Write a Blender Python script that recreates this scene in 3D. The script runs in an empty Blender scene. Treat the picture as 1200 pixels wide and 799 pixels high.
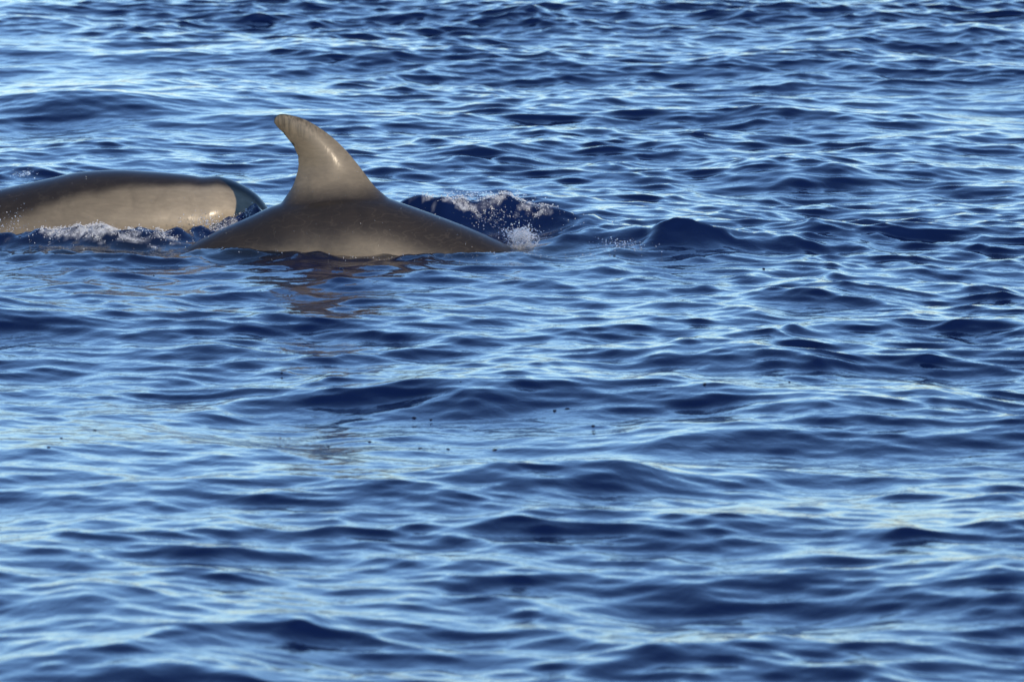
import bpy, math, random
import numpy as np
from mathutils import Vector

scene = bpy.context.scene
COL = scene.collection
R = math.radians

# ------------------------------------------------------------------ camera
# a long lens on a small boat, 25 m from the nearer dolphin, eye 2.5 m above the sea
CAM_D, CAM_H, FPX = 25.0, 2.5, 9000.0          # FPX: focal length in pixels of a 1200 px wide frame
PITCH = math.atan((400 + 607) / FPX)
cd = bpy.data.cameras.new('camera')
cam = bpy.data.objects.new('camera', cd)
COL.objects.link(cam)
cam.location = (0, -CAM_D, CAM_H)
cam.rotation_euler = (math.pi / 2 - PITCH, 0, 0)
cd.sensor_width = 36.0
cd.lens = 36.0 * FPX / 1200
cd.clip_start, cd.clip_end = 0.5, 9000
cd.dof.use_dof = True
cd.dof.focus_distance = 24.6
cd.dof.aperture_fstop = 10
cd.dof.aperture_blades = 7
scene.camera = cam

# ------------------------------------------------------------------ sky and sun
SUN_EL, SUN_AZ = R(16), R(24)                  # low sun behind the boat, a little to the right
sun_dir = Vector((math.sin(SUN_AZ) * math.cos(SUN_EL), -math.cos(SUN_AZ) * math.cos(SUN_EL), math.sin(SUN_EL)))
world = bpy.data.worlds.new('World')
scene.world = world
world.use_nodes = True
nt = world.node_tree
bg = nt.nodes['Background']
sky = nt.nodes.new('ShaderNodeTexSky')
sky.sky_type = 'NISHITA'
sky.sun_disc = False
sky.sun_elevation = SUN_EL
sky.sun_rotation = math.atan2(sun_dir.x, sun_dir.y)
sky.air_density, sky.dust_density, sky.ozone_density = 1.0, 0.0, 3.0
cool = nt.nodes.new('ShaderNodeMix')                  # the camera's cool white balance
cool.data_type, cool.blend_type = 'RGBA', 'MULTIPLY'
cool.inputs['Factor'].default_value = 1.0
cool.inputs['B'].default_value = (0.84, 0.97, 1.20, 1)
nt.links.new(sky.outputs[0], cool.inputs['A'])
nt.links.new(cool.outputs['Result'], bg.inputs['Color'])
bg.inputs['Strength'].default_value = 0.15
sl = bpy.data.lights.new('sun', 'SUN')
sun = bpy.data.objects.new('sun', sl)
COL.objects.link(sun)
sl.energy = 3.2
sl.angle = R(0.5)
sl.color = (1.0, 0.83, 0.62)
sun.rotation_euler = (-sun_dir).to_track_quat('-Z', 'Y').to_euler()

scene.render.engine = 'CYCLES'
scene.cycles.use_denoising = True
scene.cycles.max_bounces = 6
vs = scene.view_settings
vs.view_transform, vs.look, vs.gamma, vs.exposure = 'Standard', 'None', 1.0, 0.36
vs.use_curve_mapping = False


# ------------------------------------------------------------------ helpers
def ground(px, py, z=0.0):
    """direction of a photograph pixel, met with the level z"""
    dx, dy = (px - 600) / FPX, (400 - py) / FPX
    d = Vector((dx, math.cos(PITCH) + dy * math.sin(PITCH), -math.sin(PITCH) + dy * math.cos(PITCH)))
    t = (z - CAM_H) / d.z
    return dx * t, -CAM_D + d.y * t


def tag(o, label, cat=None, group=None, kind=None):
    o['label'] = label
    if cat: o['category'] = cat
    if group: o['group'] = group
    if kind: o['kind'] = kind
    return o


def grid_mesh(name, co, nr, nc, close=False):
    """mesh from an (nr*nc, 3) array of points, quads between neighbours"""
    idx = np.arange(nr * nc, dtype=np.int32).reshape(nr, nc)
    if close:
        idx = np.concatenate([idx, idx[:, :1]], axis=1)
    q = np.stack([idx[:-1, :-1], idx[:-1, 1:], idx[1:, 1:], idx[1:, :-1]], axis=-1).reshape(-1)
    me = bpy.data.meshes.new(name)
    me.vertices.add(nr * nc)
    me.vertices.foreach_set('co', co.astype(np.float32).ravel())
    n = len(q) // 4
    me.loops.add(len(q))
    me.loops.foreach_set('vertex_index', q)
    me.polygons.add(n)
    me.polygons.foreach_set('loop_start', np.arange(0, 4 * n, 4, dtype=np.int32))
    me.update(calc_edges=True)
    me.polygons.foreach_set('use_smooth', np.ones(n, dtype=bool))
    return me


def attr(me, name, vals):
    a = me.attributes.new(name, 'FLOAT', 'POINT')
    a.data.foreach_set('value', np.asarray(vals, dtype=np.float32))


def material(name):
    m = bpy.data.materials.new(name)
    m.use_nodes = True
    return m, m.node_tree, m.node_tree.nodes['Principled BSDF']


def N(t, kind, **kw):
    n = t.nodes.new(kind)
    for k, v in kw.items():
        if k.startswith('i_'):
            n.inputs[k[2:]].default_value = v
        else:
            setattr(n, k, v)
    return n


# ------------------------------------------------------------------ the sea surface as a function
rng = np.random.default_rng(11)


def wave_set():
    comps = []
    def band(n, l0, l1, slope, spread, mean=R(-97)):
        lam = np.exp(rng.uniform(math.log(l0), math.log(l1), n))
        th = mean + rng.normal(0, spread, n)
        k = 2 * math.pi / lam
        s = slope * math.sqrt(2.0 / n) * rng.uniform(0.6, 1.4, n)
        comps.append(np.stack([k * np.cos(th), k * np.sin(th), s / k, rng.uniform(0, 2 * math.pi, n), lam], axis=1))
    band(14, 3.0, 8.0, 0.020, R(35))
    band(30, 1.1, 3.0, 0.032, R(38))
    band(26, 0.7, 2.4, 0.036, R(22), R(-152))
    band(20, 0.7, 2.4, 0.031, R(22), R(-26))
    band(70, 0.42, 1.1, 0.053, R(48))
    band(70, 0.16, 0.42, 0.060, R(38), R(-58))
    band(70, 0.16, 0.42, 0.060, R(38), R(-128))
    band(90, 0.055, 0.16, 0.080, R(62))
    return np.concatenate(comps)


WAVES = wave_set()

# bumps the animals push up: (pixel x, pixel y of the foot line, half length m, half depth m, height m, turn deg)
def mound(px, py, lx, ly, h, rot=0.0, chop=0.0):
    X, Y = ground(px, py)
    return (X, Y, lx, ly, h, R(rot), chop)


MOUNDS = [
    mound(298, 280, 0.060, 0.10, 0.112, 0, .9),       # lump between the two animals
    mound(268, 282, 0.055, 0.09, 0.070, 0, 1),
    mound(238, 285, 0.060, 0.09, 0.045, 0, 1),
    mound(212, 288, 0.050, 0.09, 0.022, 0, .8),
    mound(260, 301, 0.15, 0.10, 0.030, 0, .5),        # rim along the nearer flank
    mound(370, 304, 0.15, 0.08, 0.012, 0, .5),
    mound(60, 305, 0.25, 0.15, 0.030, 0, .5),
    mound(500, 305, 0.18, 0.10, 0.014, 0, .5),
    mound(600, 304, 0.15, 0.10, 0.016, 0, .5),
    # larger crests of the open sea, where the photograph has them
    mound(905, 425, 0.20, 0.30, 0.026, -6),
    mound(245, 405, 0.18, 0.30, 0.018, 0),
    mound(935, 208, 0.26, 0.40, 0.038, 14),
    mound(90, 718, 0.14, 0.30, 0.030, -10),
    mound(740, 560, 0.30, 0.35, 0.028, 0),
    mound(200, 800, 0.30, 0.30, 0.032, 0),
]


# long wake crests: (foot line pixel y, front width, back width, churn, [(pixel x, crest height m), ...])
RIDGES = [
    (289, .18, .28, .34, [(590, 0), (620, .010), (650, .028), (685, .046), (720, .060), (755, .072), (785, .082), (812, .076), (845, .060), (885, .042), (930, .024), (980, .010), (1040, 0)]),
    (277, .15, .22, .55, [(420, 0), (450, .08), (475, .118), (510, .130), (545, .136), (590, .124), (630, .102), (665, .074), (700, .044), (740, .018), (800, 0)]),
    (290, .11, .16, .65, [(-160, .02), (-60, .035), (0, .042), (60, .056), (115, .068), (155, .074), (190, .054), (220, .020), (250, 0)]),
]


def ridges(x, y):
    z = np.zeros_like(x); churn = np.zeros_like(x)
    for py, fw, bw, ch, pts in RIDGES:
        X = np.array([ground(p, py)[0] for p, _ in pts]); Hh = np.array([h for _, h in pts])
        xs = np.linspace(X[0] - .1, X[-1] + .1, 500)
        g = np.exp(-(np.arange(-30, 31) / 12.0) ** 2); g /= g.sum()
        hs = np.convolve(np.pad(np.interp(xs, X, Hh), 30, mode='edge'), g, 'valid')
        h = np.interp(x, xs, hs, left=0 if Hh[0] == 0 else hs[0], right=0)
        Yc = ground(600, py)[1] + .035 * np.sin(7 * x + py) + .02 * np.sin(17 * x + 2)
        v = np.where(y < Yc, (y - Yc) / fw, (y - Yc) / bw)
        g2 = np.exp(-1.2 * (np.sqrt(v * v + .04) - .2) - .45 * v * v)
        lump = 1 + .05 * np.sin(23 * x + 5 * y) + .05 * np.sin(41 * x - 9 * y + 1)
        z += h * g2 * lump
        churn = np.maximum(churn, ch * g2 * np.clip(h / .05, 0, 1))
    return z, churn


def sea(x, y, spacing=None):
    """height, sideways shift and churn of the sea at x, y (arrays)"""
    x = x.astype(np.float32); y = y.astype(np.float32)
    z = np.zeros_like(x); dx = np.zeros_like(x); dy = np.zeros_like(x)
    # wind patches: wavelets are uneven over the surface
    gust = 1.0 + 0.42 * np.sin(0.55 * x + 0.31 * y + 1.0) * np.sin(0.23 * y - 0.4 * x + 2.0) \
        + 0.25 * np.sin(1.3 * x - 0.7 * y + 0.6) * np.sin(0.9 * x + 1.1 * y)
    # the animals' wake flattens the long waves round them
    calm = 1 - 0.72 * np.exp(-(np.maximum(np.abs(x + 0.55) - 1.0, 0) / 0.55) ** 2 - (np.maximum(np.abs(y - 0.15) - 0.55, 0) / 0.8) ** 2)
    for kx, ky, a, ph, lam in WAVES.astype(np.float32):
        p = kx * x + ky * y + ph
        amp = np.float32(a) * (gust if lam < 0.6 else 1.0) * (calm if lam > 0.5 else 0.8 + 0.2 * calm)
        if spacing is not None:
            amp = amp * np.clip((lam / spacing - 2.5) / 2.5, 0, 1)
        s, c = np.sin(p), np.cos(p)
        z += amp * c
        k = math.hypot(kx, ky)
        q = np.float32(1.45) * amp / np.float32(k)
        dx -= q * kx * s
        dy -= q * ky * s
    dy -= np.float32(1.5) * z * calm                      # crests lean forward, towards the boat
    churn = np.zeros_like(x)
    for X, Y, lx, ly, h, rot, ch in MOUNDS:
        u = (x - X) * math.cos(rot) + (y - Y) * math.sin(rot)
        v = -(x - X) * math.sin(rot) + (y - Y) * math.cos(rot)
        # steeper towards the camera than behind
        v = np.where(v < 0, v / (ly * 0.75), v / (ly * 1.3))
        g = np.exp(-(np.abs(u / lx)) ** 1.7 - 1.15 * (np.sqrt(v * v + 0.03) - 0.173) - 0.45 * v * v)   # a fairly sharp crest
        z += h * g
        churn = np.maximum(churn, ch * g)
    zr, cr = ridges(x, y)
    z += zr
    churn = np.maximum(churn, cr)
    near = churn > 0.02
    if near.any():
        xn, yn, cn = x[near], y[near], churn[near]
        r2 = np.random.default_rng(5)
        t = np.zeros_like(xn)
        for i in range(60):
            lam = 0.035 * 5 ** r2.random(); th = r2.uniform(0, 2 * math.pi); k = 2 * math.pi / lam
            t += 0.10 / k * math.sqrt(2.0 / 60) * 5.5 * np.cos(k * math.cos(th) * xn + k * math.sin(th) * yn + r2.uniform(0, 6.28))
        z[near] += cn * (t - 0.25 * np.abs(t)) * 1.1
    return z, dx, dy, churn


def graded(lo, hi, step, far, back, front):
    """even spacing from lo to hi, then growing: (growth, until) stages on either side"""
    c = list(np.arange(lo, hi + step * 0.5, step))
    def tail(p, sgn, stages):
        out, st = [], step
        for grow, until in stages:
            while abs(p) < until:
                st *= grow; p += sgn * st; out.append(p)
        return out
    return np.array(tail(c[0], -1, back)[::-1] + c + tail(c[-1], 1, front))


SIDE = [(1.035, 8), (1.2, 5000)]
gx = graded(-3.2, 3.0, 0.0150, 5000, SIDE, SIDE)
gy = graded(-10.2, 13.2, 0.0185, 5000, [(1.05, 20), (1.25, 5000)], [(1.006, 50), (1.2, 5000)])
GX, GY = np.meshgrid(gx, gy)
SX, SY = np.meshgrid(np.gradient(gx), np.gradient(gy))
SP = np.maximum(SX, SY).astype(np.float32)
Z, DX, DY, CH = sea(GX, GY, SP)

# foam: broken white water on the churned crests
def foam_noise(x, y, seed, l0, l1, n=50):
    r2 = np.random.default_rng(seed)
    t = np.zeros_like(x)
    for i in range(n):
        k = 2 * math.pi / (l0 * (l1 / l0) ** r2.random()); th = r2.uniform(0, 2 * math.pi)
        t += np.cos(k * math.cos(th) * x + k * math.sin(th) * y + r2.uniform(0, 6.28))
    return t / math.sqrt(n / 2)


FOAM = [  # pixel x, foot-line pixel y, half length, half depth, strength
    (612, 291, 0.05, 0.10, .6), (262, 283, 0.06, 0.08, .5), (290, 280, 0.05, 0.07, .5),
]


def foam_mask(x, y):
    m = np.zeros_like(x)
    for px, py, lx, ly, s in FOAM:
        X, Y = ground(px, py)
        m = np.maximum(m, s * np.exp(-((x - X) / lx) ** 2 - ((y - Y) / ly) ** 2))
    # froth along two of the wake crests
    for py, x0, x1, off, wy, k in [(277, 490, 665, .0, .075, .62), (290, 40, 215, -.02, .075, .66), (290, -150, 20, -.02, .05, .5)]:
        X0, X1 = ground(x0, py)[0], ground(x1, py)[0]
        Yc = ground(600, py)[1] + .035 * np.sin(7 * x + py) + .02 * np.sin(17 * x + 2) + off
        win = 1 / (1 + np.exp(np.clip(-(x - X0) / .03, -40, 40))) / (1 + np.exp(np.clip((x - X1) / .03, -40, 40)))
        m = np.maximum(m, k * win * np.exp(-((y - Yc) / wy) ** 2))
    near = m > 0.02
    out = np.zeros_like(x)
    xn, yn = x[near], y[near]
    n = .6 * foam_noise(xn * .7, yn, 3, 0.014, 0.05) + .6 * foam_noise(xn, yn, 4, 0.06, 0.25)
    out[near] = np.clip(m[near] * 1.3 + n * 0.30 - 0.66, 0, 1)
    return np.clip(out * 1.8, 0, 1)


FM = foam_mask(GX, GY)
co = np.stack([GX + DX, GY + DY, Z], axis=-1).reshape(-1, 3)
me = grid_mesh('sea', co, len(gy), len(gx))
attr(me, 'foam', FM.ravel())
TB = np.exp(-(np.maximum(np.abs(GX + 0.72) - 0.90, 0) / 0.22) ** 2 - ((GY + 0.16) / 0.20) ** 2)   # water clouded over the bodies
attr(me, 'turbid', TB.ravel())
attr(me, 'coarse', np.clip((SP.ravel() - .03) / .15, 0, 1))    # where the mesh no longer carries the wavelets
sea_o = bpy.data.objects.new('sea', me)
COL.objects.link(sea_o)
tag(sea_o, 'deep blue rippled open sea', kind='structure')

m, t, b = material('sea_water')
b.inputs['Roughness'].default_value = 0.04
b.inputs['IOR'].default_value = 1.333
tc = N(t, 'ShaderNodeTexCoord')
mp = N(t, 'ShaderNodeMapping'); mp.inputs['Scale'].default_value = (1.0, 0.8, 1.0)
t.links.new(tc.outputs['Object'], mp.inputs[0])
n1 = N(t, 'ShaderNodeTexNoise', i_Scale=26.0, i_Detail=3.0, i_Roughness=0.5, i_Distortion=0.5)
t.links.new(mp.outputs[0], n1.inputs['Vector'])
bp = N(t, 'ShaderNodeBump', i_Strength=1.0, i_Distance=0.0020)
t.links.new(n1.outputs['Fac'], bp.inputs['Height'])
cs = N(t, 'ShaderNodeAttribute', attribute_name='coarse')
n2 = N(t, 'ShaderNodeTexNoise', i_Scale=3.2, i_Detail=4.0, i_Roughness=0.55, i_Distortion=0.3)
t.links.new(tc.outputs['Object'], n2.inputs['Vector'])
bp2 = N(t, 'ShaderNodeBump', i_Strength=1.0, i_Distance=0.075)
h2 = N(t, 'ShaderNodeMath', operation='MULTIPLY')
t.links.new(n2.outputs['Fac'], h2.inputs[0]); t.links.new(cs.outputs['Fac'], h2.inputs[1])
t.links.new(h2.outputs[0], bp2.inputs['Height']); t.links.new(bp.outputs[0], bp2.inputs['Normal'])
t.links.new(bp2.outputs[0], b.inputs['Normal'])
at = N(t, 'ShaderNodeAttribute', attribute_name='foam')
fn = N(t, 'ShaderNodeTexNoise', i_Scale=60.0, i_Detail=4.0)
t.links.new(tc.outputs['Object'], fn.inputs['Vector'])
mul = N(t, 'ShaderNodeMath', operation='MULTIPLY')
rmp = N(t, 'ShaderNodeMapRange'); rmp.inputs['From Min'].default_value = 0.3; rmp.inputs['From Max'].default_value = 0.62
t.links.new(fn.outputs['Fac'], rmp.inputs['Value'])
t.links.new(at.outputs['Fac'], mul.inputs[0]); t.links.new(rmp.outputs[0], mul.inputs[1])
mx = N(t, 'ShaderNodeMix', data_type='RGBA')
tb = N(t, 'ShaderNodeAttribute', attribute_name='turbid')
wc = N(t, 'ShaderNodeMix', data_type='RGBA')
wc.inputs['A'].default_value = (0.0025, 0.0085, 0.043, 1)
wc.inputs['B'].default_value = (0.010, 0.015, 0.021, 1)
t.links.new(tb.outputs['Fac'], wc.inputs['Factor'])
t.links.new(wc.outputs['Result'], mx.inputs['A'])
mx.inputs['B'].default_value = (0.72, 0.76, 0.80, 1)
t.links.new(mul.outputs[0], mx.inputs['Factor'])
t.links.new(mx.outputs['Result'], b.inputs['Base Color'])
rr = N(t, 'ShaderNodeMapRange'); rr.inputs['To Min'].default_value = 0.085; rr.inputs['To Max'].default_value = 0.45
t.links.new(mul.outputs[0], rr.inputs['Value'])
t.links.new(rr.outputs[0], b.inputs['Roughness'])
me.materials.append(m)


# ------------------------------------------------------------------ dolphins
def spline(pts, n=4000):
    """dense smooth curve through points (Catmull-Rom by chord length), resampled by x"""
    p = np.array(pts, float)
    s = np.concatenate([[0], np.cumsum(np.hypot(*np.diff(p, axis=0).T))])
    d = np.zeros_like(p)
    for i in range(len(p)):
        i0, i1 = max(i - 1, 0), min(i + 1, len(p) - 1)
        d[i] = (p[i1] - p[i0]) / (s[i1] - s[i0])
    q = np.linspace(0, s[-1], n)
    k = np.clip(np.searchsorted(s, q, side='right') - 1, 0, len(p) - 2)
    h = (s[k + 1] - s[k])
    u = ((q - s[k]) / h)[:, None]; h = h[:, None]
    r = (2 * u**3 - 3 * u**2 + 1) * p[k] + (u**3 - 2 * u**2 + u) * h * d[k] + (-2 * u**3 + 3 * u**2) * p[k + 1] + (u**3 - u**2) * h * d[k + 1]
    return q, r


BODY = np.array([  # metres behind the snout tip, half width, depth
    (0, .012, .025), (.02, .022, .04), (.06, .03, .05), (.12, .040, .075), (.16, .065, .12), (.22, .095, .175), (.3, .118, .225),
    (.45, .150, .30), (.65, .182, .36), (.9, .200, .40), (1.15, .200, .405), (1.4, .172, .36), (1.65, .125, .28),
    (1.9, .078, .19), (2.1, .048, .125), (2.25, .036, .075), (2.33, .07, .045), (2.42, .17, .036), (2.50, .25, .028), (2.56, .28, .018), (2.60, .24, .010)])

# dorsal fin outline: height above its foot, leading and trailing edge (photograph pixels / 360 px per metre)
FIN = np.array([(0, 455, 328), (.025, 440, 337), (.047, 433, 343), (.097, 419, 349), (.136, 407, 348.5), (.167, 396, 343),
                (.2, 383, 333), (.222, 371, 325), (.236, 363, 320.5), (.247, 354, 318.5), (.256, 346, 320), (.262, 333, 326)])
_h = np.linspace(0, FIN[-1, 0], 400)                 # rounded off between the measured heights
_g = np.exp(-np.linspace(-2, 2, 61) ** 2); _g /= _g.sum()
_e = lambda c: np.convolve(np.pad(np.interp(_h, FIN[:, 0], FIN[:, c]), 30, mode='reflect', reflect_type='odd'), _g, 'valid')
FIN = np.stack([_h, _e(1), _e(2)], axis=1)
FIN_H = FIN[:, 0]
FIN_L = (FIN[:, 1] - 400) / 360
FIN_T = (FIN[:, 2] - 400) / 360


def dolphin(name, top, fin_x, cape_shade, pale_sheen=0.0, fin_scale=1.0):
    """top: (x, z) points of the back line from snout to tail; the animal swims towards +x"""
    L, dense = spline(top)
    total = L[-1]
    fi = np.argmin(np.abs(dense[:, 0] - fin_x))
    Lf = L[fi]
    near = np.arange(max(Lf - .28, 0), Lf + .28, 0.0022)
    rest = np.arange(0, total, 0.012)
    rest = rest[(rest < near[0] - .004) | (rest > near[-1] + .004)]
    S = np.sort(np.concatenate([rest, near, [total]]))
    P = np.stack([np.interp(S, L, dense[:, 0]), np.interp(S, L, dense[:, 1])], axis=1)
    # smooth tangent so that neighbouring rings do not cross
    lo, hi = np.clip(S - .09, 0, total), np.clip(S + .09, 0, total)
    T = np.stack([np.interp(hi, L, dense[:, 0]) - np.interp(lo, L, dense[:, 0]), np.interp(hi, L, dense[:, 1]) - np.interp(lo, L, dense[:, 1])], axis=1)
    T /= np.linalg.norm(T, axis=1)[:, None]
    nrm = np.stack([T[:, 1], -T[:, 0]], axis=1)          # towards the back of the animal
    nrm *= np.sign(nrm[:, 1])[:, None]
    u = S * 2.60 / total
    uu = np.arange(-.3, 3.0, .004)
    g = np.exp(-(np.arange(-24, 25) * .004 / .03) ** 2); g /= g.sum()
    hw = np.interp(u, uu, np.convolve(np.interp(uu, BODY[:, 0], BODY[:, 1]), g, 'same'))
    dp = np.interp(u, uu, np.convolve(np.interp(uu, BODY[:, 0], BODY[:, 2]), g, 'same'))
    # ring angles: dense near the spine for the fin
    s1 = np.linspace(0, 1, 34) ** 1.5 * 0.42
    a = np.concatenate([np.arcsin(s1), np.linspace(math.asin(.42), math.pi, 34)[1:]])
    ang = np.concatenate([a, -a[1:-1][::-1]])
    c = np.cos(ang); sn = np.sin(ang)
    # half height at the widest point
    yy = hw[:, None] * np.sign(sn) * np.abs(sn) ** 0.97
    dn = dp[:, None] * (1 - c) / 2
    X = P[:, :1] - nrm[:, :1] * dn
    ZZ = P[:, 1:] - nrm[:, 1:] * dn
    # fin
    m = (FIN_L + FIN_T) / 2; ch = (FIN_L - FIN_T) / 2
    m0 = m[0]
    xr = np.abs(P[:, 0] - fin_x - m0 * fin_scale) / fin_scale
    F = np.where(xr < ch[0], np.interp(xr, ch[::-1], FIN_H[::-1]), 0.0)
    # soft foot fore and aft
    F = np.convolve(np.pad(F, 3, mode='edge'), np.ones(7) / 7, mode='valid') if len(F) > 20 else F
    s = np.clip(np.abs(yy) / 0.078, 0, 1)
    prof = (1 - s) ** 1.9 * (1 + 0.25 * s)
    H = F[:, None] * prof
    X = X + np.interp(H, FIN_H, m - m0) * fin_scale
    ZZ = ZZ + H * fin_scale
    # aerofoil section of the fin proper, flaring into the back at its foot
    xi = np.clip(xr[:, None] / np.maximum(np.interp(H, FIN_H, ch), 1e-4), 0, 1)
    t0 = np.interp(H, [0, .03, .12, .22, .265], [.042, .036, .025, .014, .007])
    thick = t0 * (1 - xi ** 2)
    bl = np.clip((H - .006) / .10, 0, 1); bl = bl * bl * (3 - 2 * bl)
    yy = yy * (1 - bl) + np.sign(sn) * thick * bl
    r2 = np.random.default_rng(8)
    nick = sum(np.sin(2 * math.pi * H / l + p) for l, p in zip(r2.uniform(.009, .04, 7), r2.uniform(0, 6, 7))) / 3
    aft = (P[:, :1] - fin_x < m0 * fin_scale)
    X = X + np.where(aft, np.clip(nick - .15, 0, 1) * .005 * np.clip((xi - .75) / .25, 0, 1) * np.clip((H - .09) / .08, 0, 1), 0)
    co = np.stack([X, yy, ZZ], axis=-1)
    nr, nc = co.shape[:2]
    me = grid_mesh(name, co.reshape(-1, 3), nr, nc, close=True)
    # colour pattern of the skin: 0 flank, 1 dark cape; the dark also paints shadow on the farther head
    fin_w = np.clip(H / 0.05, 0, 1)
    attr(me, 'finmask', fin_w.ravel())
    attr(me, 'pale_sheen', pale_sheen * np.repeat(np.exp(-((u - .42) / .22) ** 2)[:, None], nc, 1).ravel())     # paler head side, brightened to paint the sun's sheen on the flank
    attr(me, 'fintip', np.clip((H - .17) / .09, 0, 1).ravel())
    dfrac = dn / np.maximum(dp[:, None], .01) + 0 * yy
    edge, soft = np.interp(u, cape_shade[0], cape_shade[1])[:, None], np.interp(u, cape_shade[0], cape_shade[2])[:, None]
    attr(me, 'cape_shade', ((dfrac - edge) / soft).ravel())
    o = bpy.data.objects.new(name, me)
    COL.objects.link(o)
    return o


def skin_material():
    m, t, b = material('dolphin_skin')
    tc = N(t, 'ShaderNodeTexCoord')
    cap = N(t, 'ShaderNodeAttribute', attribute_name='cape_shade')     # 0 at the cape's edge, 1 where the flank is fully pale
    fin = N(t, 'ShaderNodeAttribute', attribute_name='finmask')
    big = N(t, 'ShaderNodeTexNoise', i_Scale=7.0, i_Detail=4.0)
    t.links.new(tc.outputs['Object'], big.inputs['Vector'])
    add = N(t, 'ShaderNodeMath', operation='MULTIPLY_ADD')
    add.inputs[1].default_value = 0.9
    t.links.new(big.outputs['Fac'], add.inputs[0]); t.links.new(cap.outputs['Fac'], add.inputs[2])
    cape_shade = N(t, 'ShaderNodeMapRange', interpolation_type='SMOOTHSTEP')
    cape_shade.inputs['From Min'].default_value = 0.45; cape_shade.inputs['From Max'].default_value = 1.45
    t.links.new(add.outputs[0], cape_shade.inputs['Value'])
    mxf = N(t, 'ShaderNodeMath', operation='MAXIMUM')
    t.links.new(cape_shade.outputs[0], mxf.inputs[0]); t.links.new(fin.outputs['Fac'], mxf.inputs[1])
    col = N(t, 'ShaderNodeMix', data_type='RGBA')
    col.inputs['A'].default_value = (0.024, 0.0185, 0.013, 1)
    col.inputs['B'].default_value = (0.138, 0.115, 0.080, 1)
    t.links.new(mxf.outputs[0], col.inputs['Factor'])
    pl = N(t, 'ShaderNodeAttribute', attribute_name='pale_sheen')
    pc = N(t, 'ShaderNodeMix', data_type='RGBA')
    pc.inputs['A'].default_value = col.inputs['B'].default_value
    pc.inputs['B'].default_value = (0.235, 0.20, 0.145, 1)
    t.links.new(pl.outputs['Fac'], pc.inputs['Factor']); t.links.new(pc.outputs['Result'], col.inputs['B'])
    # fine scratches along the body and mottling
    mp = N(t, 'ShaderNodeMapping'); mp.inputs['Scale'].default_value = (14, 60, 60); mp.inputs['Rotation'].default_value = (0, R(18), 0)
    t.links.new(tc.outputs['Object'], mp.inputs[0])
    sc = N(t, 'ShaderNodeTexNoise', i_Scale=1.6, i_Detail=6.0, i_Roughness=0.65)
    t.links.new(mp.outputs[0], sc.inputs['Vector'])
    r2 = N(t, 'ShaderNodeMapRange'); r2.inputs['From Min'].default_value = .3; r2.inputs['From Max'].default_value = .7
    r2.inputs['To Min'].default_value = .88; r2.inputs['To Max'].default_value = 1.12
    t.links.new(sc.outputs['Fac'], r2.inputs['Value'])
    mu = N(t, 'ShaderNodeMix', data_type='RGBA', blend_type='MULTIPLY'); mu.inputs['Factor'].default_value = 1
    t.links.new(col.outputs['Result'], mu.inputs['A']); t.links.new(r2.outputs[0], mu.inputs['B'])
    t.links.new(mu.outputs['Result'], b.inputs['Base Color'])
    # pale rake marks: thin broken lines
    m3 = N(t, 'ShaderNodeMapping'); m3.inputs['Scale'].default_value = (1.0, 1.0, 2.6); m3.inputs['Rotation'].default_value = (0, R(-40), 0)
    t.links.new(tc.outputs['Object'], m3.inputs[0])
    wv = N(t, 'ShaderNodeTexWave', i_Scale=5.0, i_Distortion=22.0, i_Detail=3.0)
    wv.inputs['Detail Scale'].default_value = 1.4
    t.links.new(m3.outputs[0], wv.inputs['Vector'])
    w2 = N(t, 'ShaderNodeMapRange'); w2.inputs['From Min'].default_value = .90; w2.inputs['From Max'].default_value = 1.0
    t.links.new(wv.outputs['Fac'], w2.inputs['Value'])
    w3 = N(t, 'ShaderNodeMath', operation='MULTIPLY')
    t.links.new(w2.outputs[0], w3.inputs[0]); t.links.new(big.outputs['Fac'], w3.inputs[1])
    w4 = N(t, 'ShaderNodeMath', operation='MULTIPLY'); w4.inputs[1].default_value = 0.10
    t.links.new(w3.outputs[0], w4.inputs[0])
    rk = N(t, 'ShaderNodeMix', data_type='RGBA')
    rk.inputs['B'].default_value = (0.24, 0.20, 0.15, 1)
    t.links.new(w4.outputs[0], rk.inputs['Factor']); t.links.new(mu.outputs['Result'], rk.inputs['A'])
    t.links.new(rk.outputs['Result'], b.inputs['Base Color'])
    # blotches and worn streaks towards the fin tip
    bl2 = N(t, 'ShaderNodeTexNoise', i_Scale=13.0, i_Detail=5.0, i_Roughness=0.62, i_Distortion=0.8)
    t.links.new(tc.outputs['Object'], bl2.inputs['Vector'])
    b3 = N(t, 'ShaderNodeMapRange'); b3.inputs['From Min'].default_value = .32; b3.inputs['From Max'].default_value = .68
    b3.inputs['To Min'].default_value = .84; b3.inputs['To Max'].default_value = 1.13
    t.links.new(bl2.outputs['Fac'], b3.inputs['Value'])
    b4 = N(t, 'ShaderNodeMix', data_type='RGBA', blend_type='MULTIPLY'); b4.inputs['Factor'].default_value = 1
    t.links.new(rk.outputs['Result'], b4.inputs['A']); t.links.new(b3.outputs[0], b4.inputs['B'])
    tip = N(t, 'ShaderNodeAttribute', attribute_name='fintip')
    m5 = N(t, 'ShaderNodeMapping'); m5.inputs['Rotation'].default_value = (0, R(-48), 0); m5.inputs['Scale'].default_value = (140, 140, 16)
    t.links.new(tc.outputs['Object'], m5.inputs[0])
    st = N(t, 'ShaderNodeTexNoise', i_Scale=1.0, i_Detail=3.0)
    t.links.new(m5.outputs[0], st.inputs['Vector'])
    s5 = N(t, 'ShaderNodeMapRange'); s5.inputs['From Min'].default_value = .35; s5.inputs['From Max'].default_value = .62
    s5.inputs['To Min'].default_value = .35; s5.inputs['To Max'].default_value = 1.25
    t.links.new(st.outputs['Fac'], s5.inputs['Value'])
    b6 = N(t, 'ShaderNodeMix', data_type='RGBA', blend_type='MULTIPLY')
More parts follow.
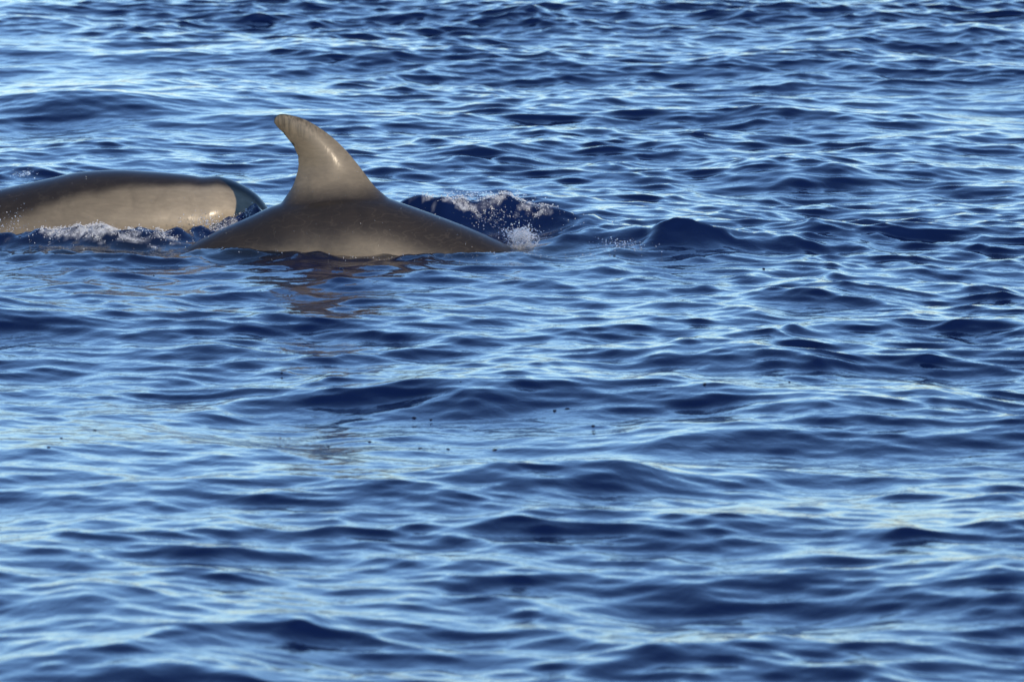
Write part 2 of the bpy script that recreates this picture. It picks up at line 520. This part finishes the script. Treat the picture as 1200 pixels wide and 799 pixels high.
    t.links.new(tip.outputs['Fac'], b6.inputs['Factor'])
    t.links.new(b4.outputs['Result'], b6.inputs['A']); t.links.new(s5.outputs[0], b6.inputs['B'])
    t.links.new(b6.outputs['Result'], b.inputs['Base Color'])
    b.inputs['Roughness'].default_value = 0.5
    b.inputs['Coat Weight'].default_value = 0.35
    b.inputs['Specular IOR Level'].default_value = 0.3
    b.inputs['Coat Roughness'].default_value = 0.2
    b.inputs['Coat IOR'].default_value = 1.33
    bp = N(t, 'ShaderNodeBump', i_Strength=0.25, i_Distance=0.0006)
    t.links.new(sc.outputs['Fac'], bp.inputs['Height'])
    t.links.new(bp.outputs[0], b.inputs['Normal'])
    # the film of water running off breaks up the shine
    m6 = N(t, 'ShaderNodeMapping'); m6.inputs['Scale'].default_value = (55, 55, 20)
    t.links.new(tc.outputs['Object'], m6.inputs[0])
    fl = N(t, 'ShaderNodeTexNoise', i_Scale=1.0, i_Detail=3.0, i_Roughness=0.6)
    t.links.new(m6.outputs[0], fl.inputs['Vector'])
    bq = N(t, 'ShaderNodeBump', i_Strength=0.35, i_Distance=0.0018)
    t.links.new(fl.outputs['Fac'], bq.inputs['Height'])
    t.links.new(bq.outputs[0], b.inputs['Coat Normal'])
    return m


SKIN = skin_material()

near_px = [(600, 290), (580, 280), (553, 268), (520, 255), (473, 238), (443, 228.5), (400, 226), (360, 230), (320, 240), (287, 255), (253, 270), (227, 284)]
near_top = [(1.14, -.33), (1.05, -.30), (.95, -.245), (.75, -.11)] + [((x - 400) / 360, (293 - y) / 360) for x, y in near_px] + [(-.75, -.13), (-1.0, -.24), (-1.3, -.31), (-1.42, -.33)]
d1 = dolphin('dolphin', near_top, 0.0, ([0, .7, 1.1, 3], [.14, .16, .22, .20], [.25, .25, .30, .25]))
d1.location = (-200 / 360, 0, 0)
d1.data.materials.append(SKIN)
tag(d1, 'wet grey-brown dolphin arching its back with a tall hooked dorsal fin', 'dolphin', 'dolphins surfacing side by side')

far_px = [(318, 250), (306, 234), (295, 223.5), (275, 212), (255, 205.5), (244, 205.8), (234, 206.3), (224, 204.6), (205, 202.4), (176, 200), (132, 198), (88, 201), (55, 208), (0, 220)]
far_top = [(.74, -.05), (.70, -.04), (.63, -.015)] + [((x - 132) / 352, (272 - y) / 352) for x, y in far_px] + [(-.6, .10), (-.85, .04), (-1.1, -.04), (-1.4, -.16), (-1.7, -.24), (-1.86, -.27)]
d2 = dolphin('dolphin', far_top, -0.72, ([0, .19, .27, .4, .7, 1.1, 1.5, 3], [.7, .6, .04, .03, .06, .16, .2, .2], [.1, .1, .08, .08, .10, .14, .2, .2]), 1.0)  # front of the head coloured dark to deepen the fin's cast shadow
d2.location = ((132 - 600) / 352, 0.60, 0)
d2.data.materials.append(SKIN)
tag(d2, 'paler dolphin with its blunt head and smooth flank above water behind the finned one', 'dolphin', 'dolphins surfacing side by side')


# ------------------------------------------------------------------ foam, spray and bubbles
PHI = (1 + 5 ** 0.5) / 2
ICO_V = np.array([(-1, PHI, 0), (1, PHI, 0), (-1, -PHI, 0), (1, -PHI, 0), (0, -1, PHI), (0, 1, PHI), (0, -1, -PHI), (0, 1, -PHI),
                  (PHI, 0, -1), (PHI, 0, 1), (-PHI, 0, -1), (-PHI, 0, 1)]) / math.hypot(1, PHI)
ICO_F = np.array([(0, 11, 5), (0, 5, 1), (0, 1, 7), (0, 7, 10), (0, 10, 11), (1, 5, 9), (5, 11, 4), (11, 10, 2), (10, 7, 6), (7, 1, 8),
                  (3, 9, 4), (3, 4, 2), (3, 2, 6), (3, 6, 8), (3, 8, 9), (4, 9, 5), (2, 4, 11), (6, 2, 10), (8, 6, 7), (9, 8, 1)])


def beads(name, pos, rad, mat, label, cat):
    """many little drops or bubbles as one mesh"""
    pos = np.asarray(pos, float); rad = np.asarray(rad, float)
    n = len(pos)
    r2 = np.random.default_rng(len(name) + n)
    st = r2.uniform(0.75, 1.3, (n, 1, 3))
    v = (pos[:, None, :] + ICO_V[None] * rad[:, None, None] * st).reshape(-1, 3)
    f = (ICO_F[None] + 12 * np.arange(n)[:, None, None]).reshape(-1).astype(np.int32)
    me = bpy.data.meshes.new(name)
    me.vertices.add(len(v)); me.vertices.foreach_set('co', v.astype(np.float32).ravel())
    me.loops.add(len(f)); me.loops.foreach_set('vertex_index', f)
    me.polygons.add(len(f) // 3); me.polygons.foreach_set('loop_start', np.arange(0, len(f), 3, dtype=np.int32))
    me.update(calc_edges=True)
    me.polygons.foreach_set('use_smooth', np.ones(len(f) // 3, dtype=bool))
    me.materials.append(mat)
    o = bpy.data.objects.new(name, me)
    COL.objects.link(o)
    return tag(o, label, cat, kind='stuff')


def sea_z(x, y):
    """height of the finished surface straight above x, y"""
    x = np.asarray(x, float); y = np.asarray(y, float)
    a, b2 = x.copy(), y.copy()
    for _ in range(4):
        z, dx, dy, c = sea(a, b2)
        a, b2 = x - dx, y - dy
    return sea(a, b2)[0]


FOAM_M, t, b = material('foam_bubbles')
b.inputs['Base Color'].default_value = (0.80, 0.83, 0.86, 1)
b.inputs['Roughness'].default_value = 0.12
b.inputs['IOR'].default_value = 1.33
b.inputs['Transmission Weight'].default_value = 0.35
DROP_M, t, b = material('water_drops')
b.inputs['Base Color'].default_value = (0.95, 0.97, 1.0, 1)
b.inputs['Roughness'].default_value = 0.03
b.inputs['IOR'].default_value = 1.33
b.inputs['Transmission Weight'].default_value = 0.85


def foam_patch(cx, cy, lx, ly, n, label, seed):
    r2 = np.random.default_rng(seed)
    X0, Y0 = ground(cx, cy)
    x = X0 + r2.normal(0, lx, n); y = Y0 + r2.normal(0, ly, n)
    keep = r2.random(n) < np.clip(foam_mask(x, y) * 1.2 + 0.012, 0, 1)
    x, y = x[keep], y[keep]
    rad = 0.0010 * np.exp(np.clip(r2.normal(0, 0.4, len(x)), -1, .7))
    z = sea_z(x, y) + rad * 0.3 + np.abs(r2.normal(0, 0.004, len(x)))
    return beads('sea_foam', np.stack([x, y, z], 1), rad, FOAM_M, label, 'foam')


foam_patch(130, 289, .16, .08, 34000, 'white foam spilling along the waterline of the paler dolphin', 1)
foam_patch(580, 277, .16, .08, 16000, 'broken white foam on the dark wave behind the finned dolphin', 2)
foam_patch(275, 280, .07, .07, 9000, 'flecks of foam on the dark lump of water between the dolphins', 3)


def spray(cx, cy, foot_y, n, sx, sz, r0, label, seed, sy=0.05):
    """drops thrown up around a point; foot_y: photograph line of the water under them"""
    r2 = np.random.default_rng(seed)
    X0, Y0 = ground(cx, foot_y)
    sc = FPX / (CAM_D + Y0)
    Z0 = (foot_y - cy) / sc
    arm = r2.integers(0, 14, n)                       # drops gather along a few thrown threads
    ang = r2.uniform(0, 2 * math.pi, 14)[arm]
    d = np.abs(r2.normal(0, 1, n))
    x = X0 + sx * (0.75 * d * np.cos(ang) + 0.35 * r2.normal(0, 1, n))
    y = Y0 + sy * r2.normal(0, 1, n)
    z = Z0 + sz * (0.75 * d * np.sin(ang) + 0.35 * r2.normal(0, 1, n))
    rad = r0 * np.exp(np.clip(r2.normal(0, 0.45, n), -1, .75))
    k = z > sea_z(x, y) - 0.002
    return beads('water_spray', np.stack([x, y, z], 1)[k], rad[k], DROP_M, label, 'spray')


def burst(cx, cy, foot_y, strands, reach, label, seed):
    """water thrown up in thin connected threads that break into drops"""
    r2 = np.random.default_rng(seed)
    X0, Y0 = ground(cx, foot_y)
    pos, rad = [], []
    for i in range(strands):
        a = r2.uniform(-1.2, 1.25); L = reach * r2.uniform(.45, 1.1); yv = r2.normal(0, .35)
        x0 = X0 + r2.normal(0, reach * .35); y0 = Y0 + r2.normal(0, .02)
        m = int(L / .0013)
        q = np.linspace(0, 1, m)
        wob = .16 * L * np.sin(q * r2.uniform(4, 11) + r2.uniform(0, 6))
        x = x0 + L * q * math.sin(a) + wob + .25 * L * q * q * math.sin(a)
        z = L * q * math.cos(a) * 1.05 - .55 * L * q * q * abs(math.sin(a))
        pos.append(np.stack([x, y0 + yv * L * q, z], 1))
        rad.append((.0022 * (1 - q) + .0007) * r2.uniform(.6, 1.1) * np.where(q > .6, r2.random(m) < .45, 1) * r2.uniform(.7, 1.2, m))
    pos, rad = np.concatenate(pos), np.concatenate(rad)
    pos[:, 2] += sea_z(np.array([X0]), np.array([Y0]))[0] - .01
    k = rad > 0
    return beads('water_spray', pos[k], rad[k], DROP_M, label, 'spray')


burst(612, 274, 292, 80, .062, 'burst of clear and white droplets where the finned dolphin dips into the wave', 21)
spray(610, 276, 292, 1300, .034, .020, .0014, 'small cloud of white droplets around the splash at the finned dolphin', 29, .04)
spray(575, 258, 280, 260, .07, .035, .0012, 'loose droplets in front of the dark wave behind the finned dolphin', 22)
spray(12, 262, 288, 150, .07, .05, .0011, 'sunlit droplets over the tail side of the paler dolphin', 23)
spray(245, 262, 284, 300, .06, .025, .0012, 'droplets thrown up before the head of the paler dolphin', 24)
spray(560, 228, 275, 420, .16, .010, .0013, 'fine droplets along the top of the dark wave', 25)
spray(735, 285, 293, 220, .09, .010, .0012, 'sparkling drops on the small wave beyond the finned dolphin', 26)

spray(28, 204, 222, 70, .03, .008, .0013, 'fleck of spray behind the back of the paler dolphin', 27)


def skin_drops(o, n, label, seed):
    """beads of water clinging to the animal above the waterline"""
    me = o.data
    v = np.empty(len(me.vertices) * 3, dtype=np.float32); me.vertices.foreach_get('co', v)
    nn = np.empty(len(me.vertices) * 3, dtype=np.float32); me.vertices.foreach_get('normal', nn)
    v = v.reshape(-1, 3) + np.array(o.location); nn = nn.reshape(-1, 3)
    ok = np.where((v[:, 2] > 0.0) & (v[:, 1] < o.location.y) & (np.abs(v[:, 0]) < 2.2))[0]
    r2 = np.random.default_rng(seed)
    # even spread over the surface, not over the vertices
    cell = np.floor(v[ok][:, [0, 2]] / 0.012).astype(int)
    _, first = np.unique(cell, axis=0, return_index=True)
    i = r2.choice(ok[first], n, replace=False)
    rad = 0.0009 * np.exp(np.clip(r2.normal(0, .45, n), -1, .9))
    return beads('water_drops', v[i] + nn[i] * rad[:, None] * .4, rad, DROP_M, label, 'drops')


skin_drops(d1, 110, 'beads of water glinting on the skin of the finned dolphin', 31)
skin_drops(d2, 150, 'beads of water glinting on the skin of the paler dolphin', 32)

# glints where the water laps the nearer flank
r2 = np.random.default_rng(41)
n = 420
fx = r2.uniform(0, 1, n)
WX, WY = zip(*[ground(235 + 520 * f, 297 + 7 * math.sin(f * 3.0) + q) for f, q in zip(fx, r2.normal(0, 2.2, n))])
WX, WY = np.array(WX), np.array(WY)
wr = 0.0010 * np.exp(np.clip(r2.normal(0, .45, n), -1, .9))
beads('water_drops', np.stack([WX, WY, sea_z(WX, WY) + wr * .5], 1), wr, DROP_M, 'glinting drops where the water laps the finned dolphin', 'drops')

# single bubbles drifting on the open water
BUB_M, t, b = material('bubble_film')
b.inputs['Base Color'].default_value = (0.010, 0.014, 0.030, 1)
b.inputs['Roughness'].default_value = 0.08
b.inputs['IOR'].default_value = 1.33
th = np.linspace(0, math.pi / 2, 6); ph = np.linspace(0, 2 * math.pi, 13)[:-1]
bco = np.array([(math.cos(a) * math.cos(p), math.cos(a) * math.sin(p), math.sin(a)) for a in [-.5] + list(th[:-1]) + [1.5] for p in ph])
bub_me = grid_mesh('bubble', bco, 7, 12, close=True)
bub_me.materials.append(BUB_M)
spots = [(330, 428), (540, 455), (826, 459), (845, 452), (385, 505), (492, 508), (525, 508), (57, 535), (111, 505), (433, 502), (505, 473),
         (650, 468), (665, 467), (485, 472), (720, 302), (870, 308), (838, 312), (895, 318), (400, 320), (180, 322), (72, 517), (580, 509),
         (925, 450), (695, 485), (1137, 520), (770, 318), (240, 330), (455, 318)]
r2 = random.Random(4)
P = np.array([ground(*p) for p in spots])
pz = sea_z(P[:, 0], P[:, 1])
for (x, y), z in zip(P, pz):
    o = bpy.data.objects.new('bubble', bub_me)
    COL.objects.link(o)
    r = r2.uniform(.003, .006)
    o.scale = (r * r2.uniform(1, 1.7), r, r * .6)
    o.rotation_euler.z = r2.uniform(0, 6)
    o.location = (x, y, z)
    tag(o, 'tiny dark bubble floating alone on the rippled open water', 'bubble', 'bubbles drifting on the open water')
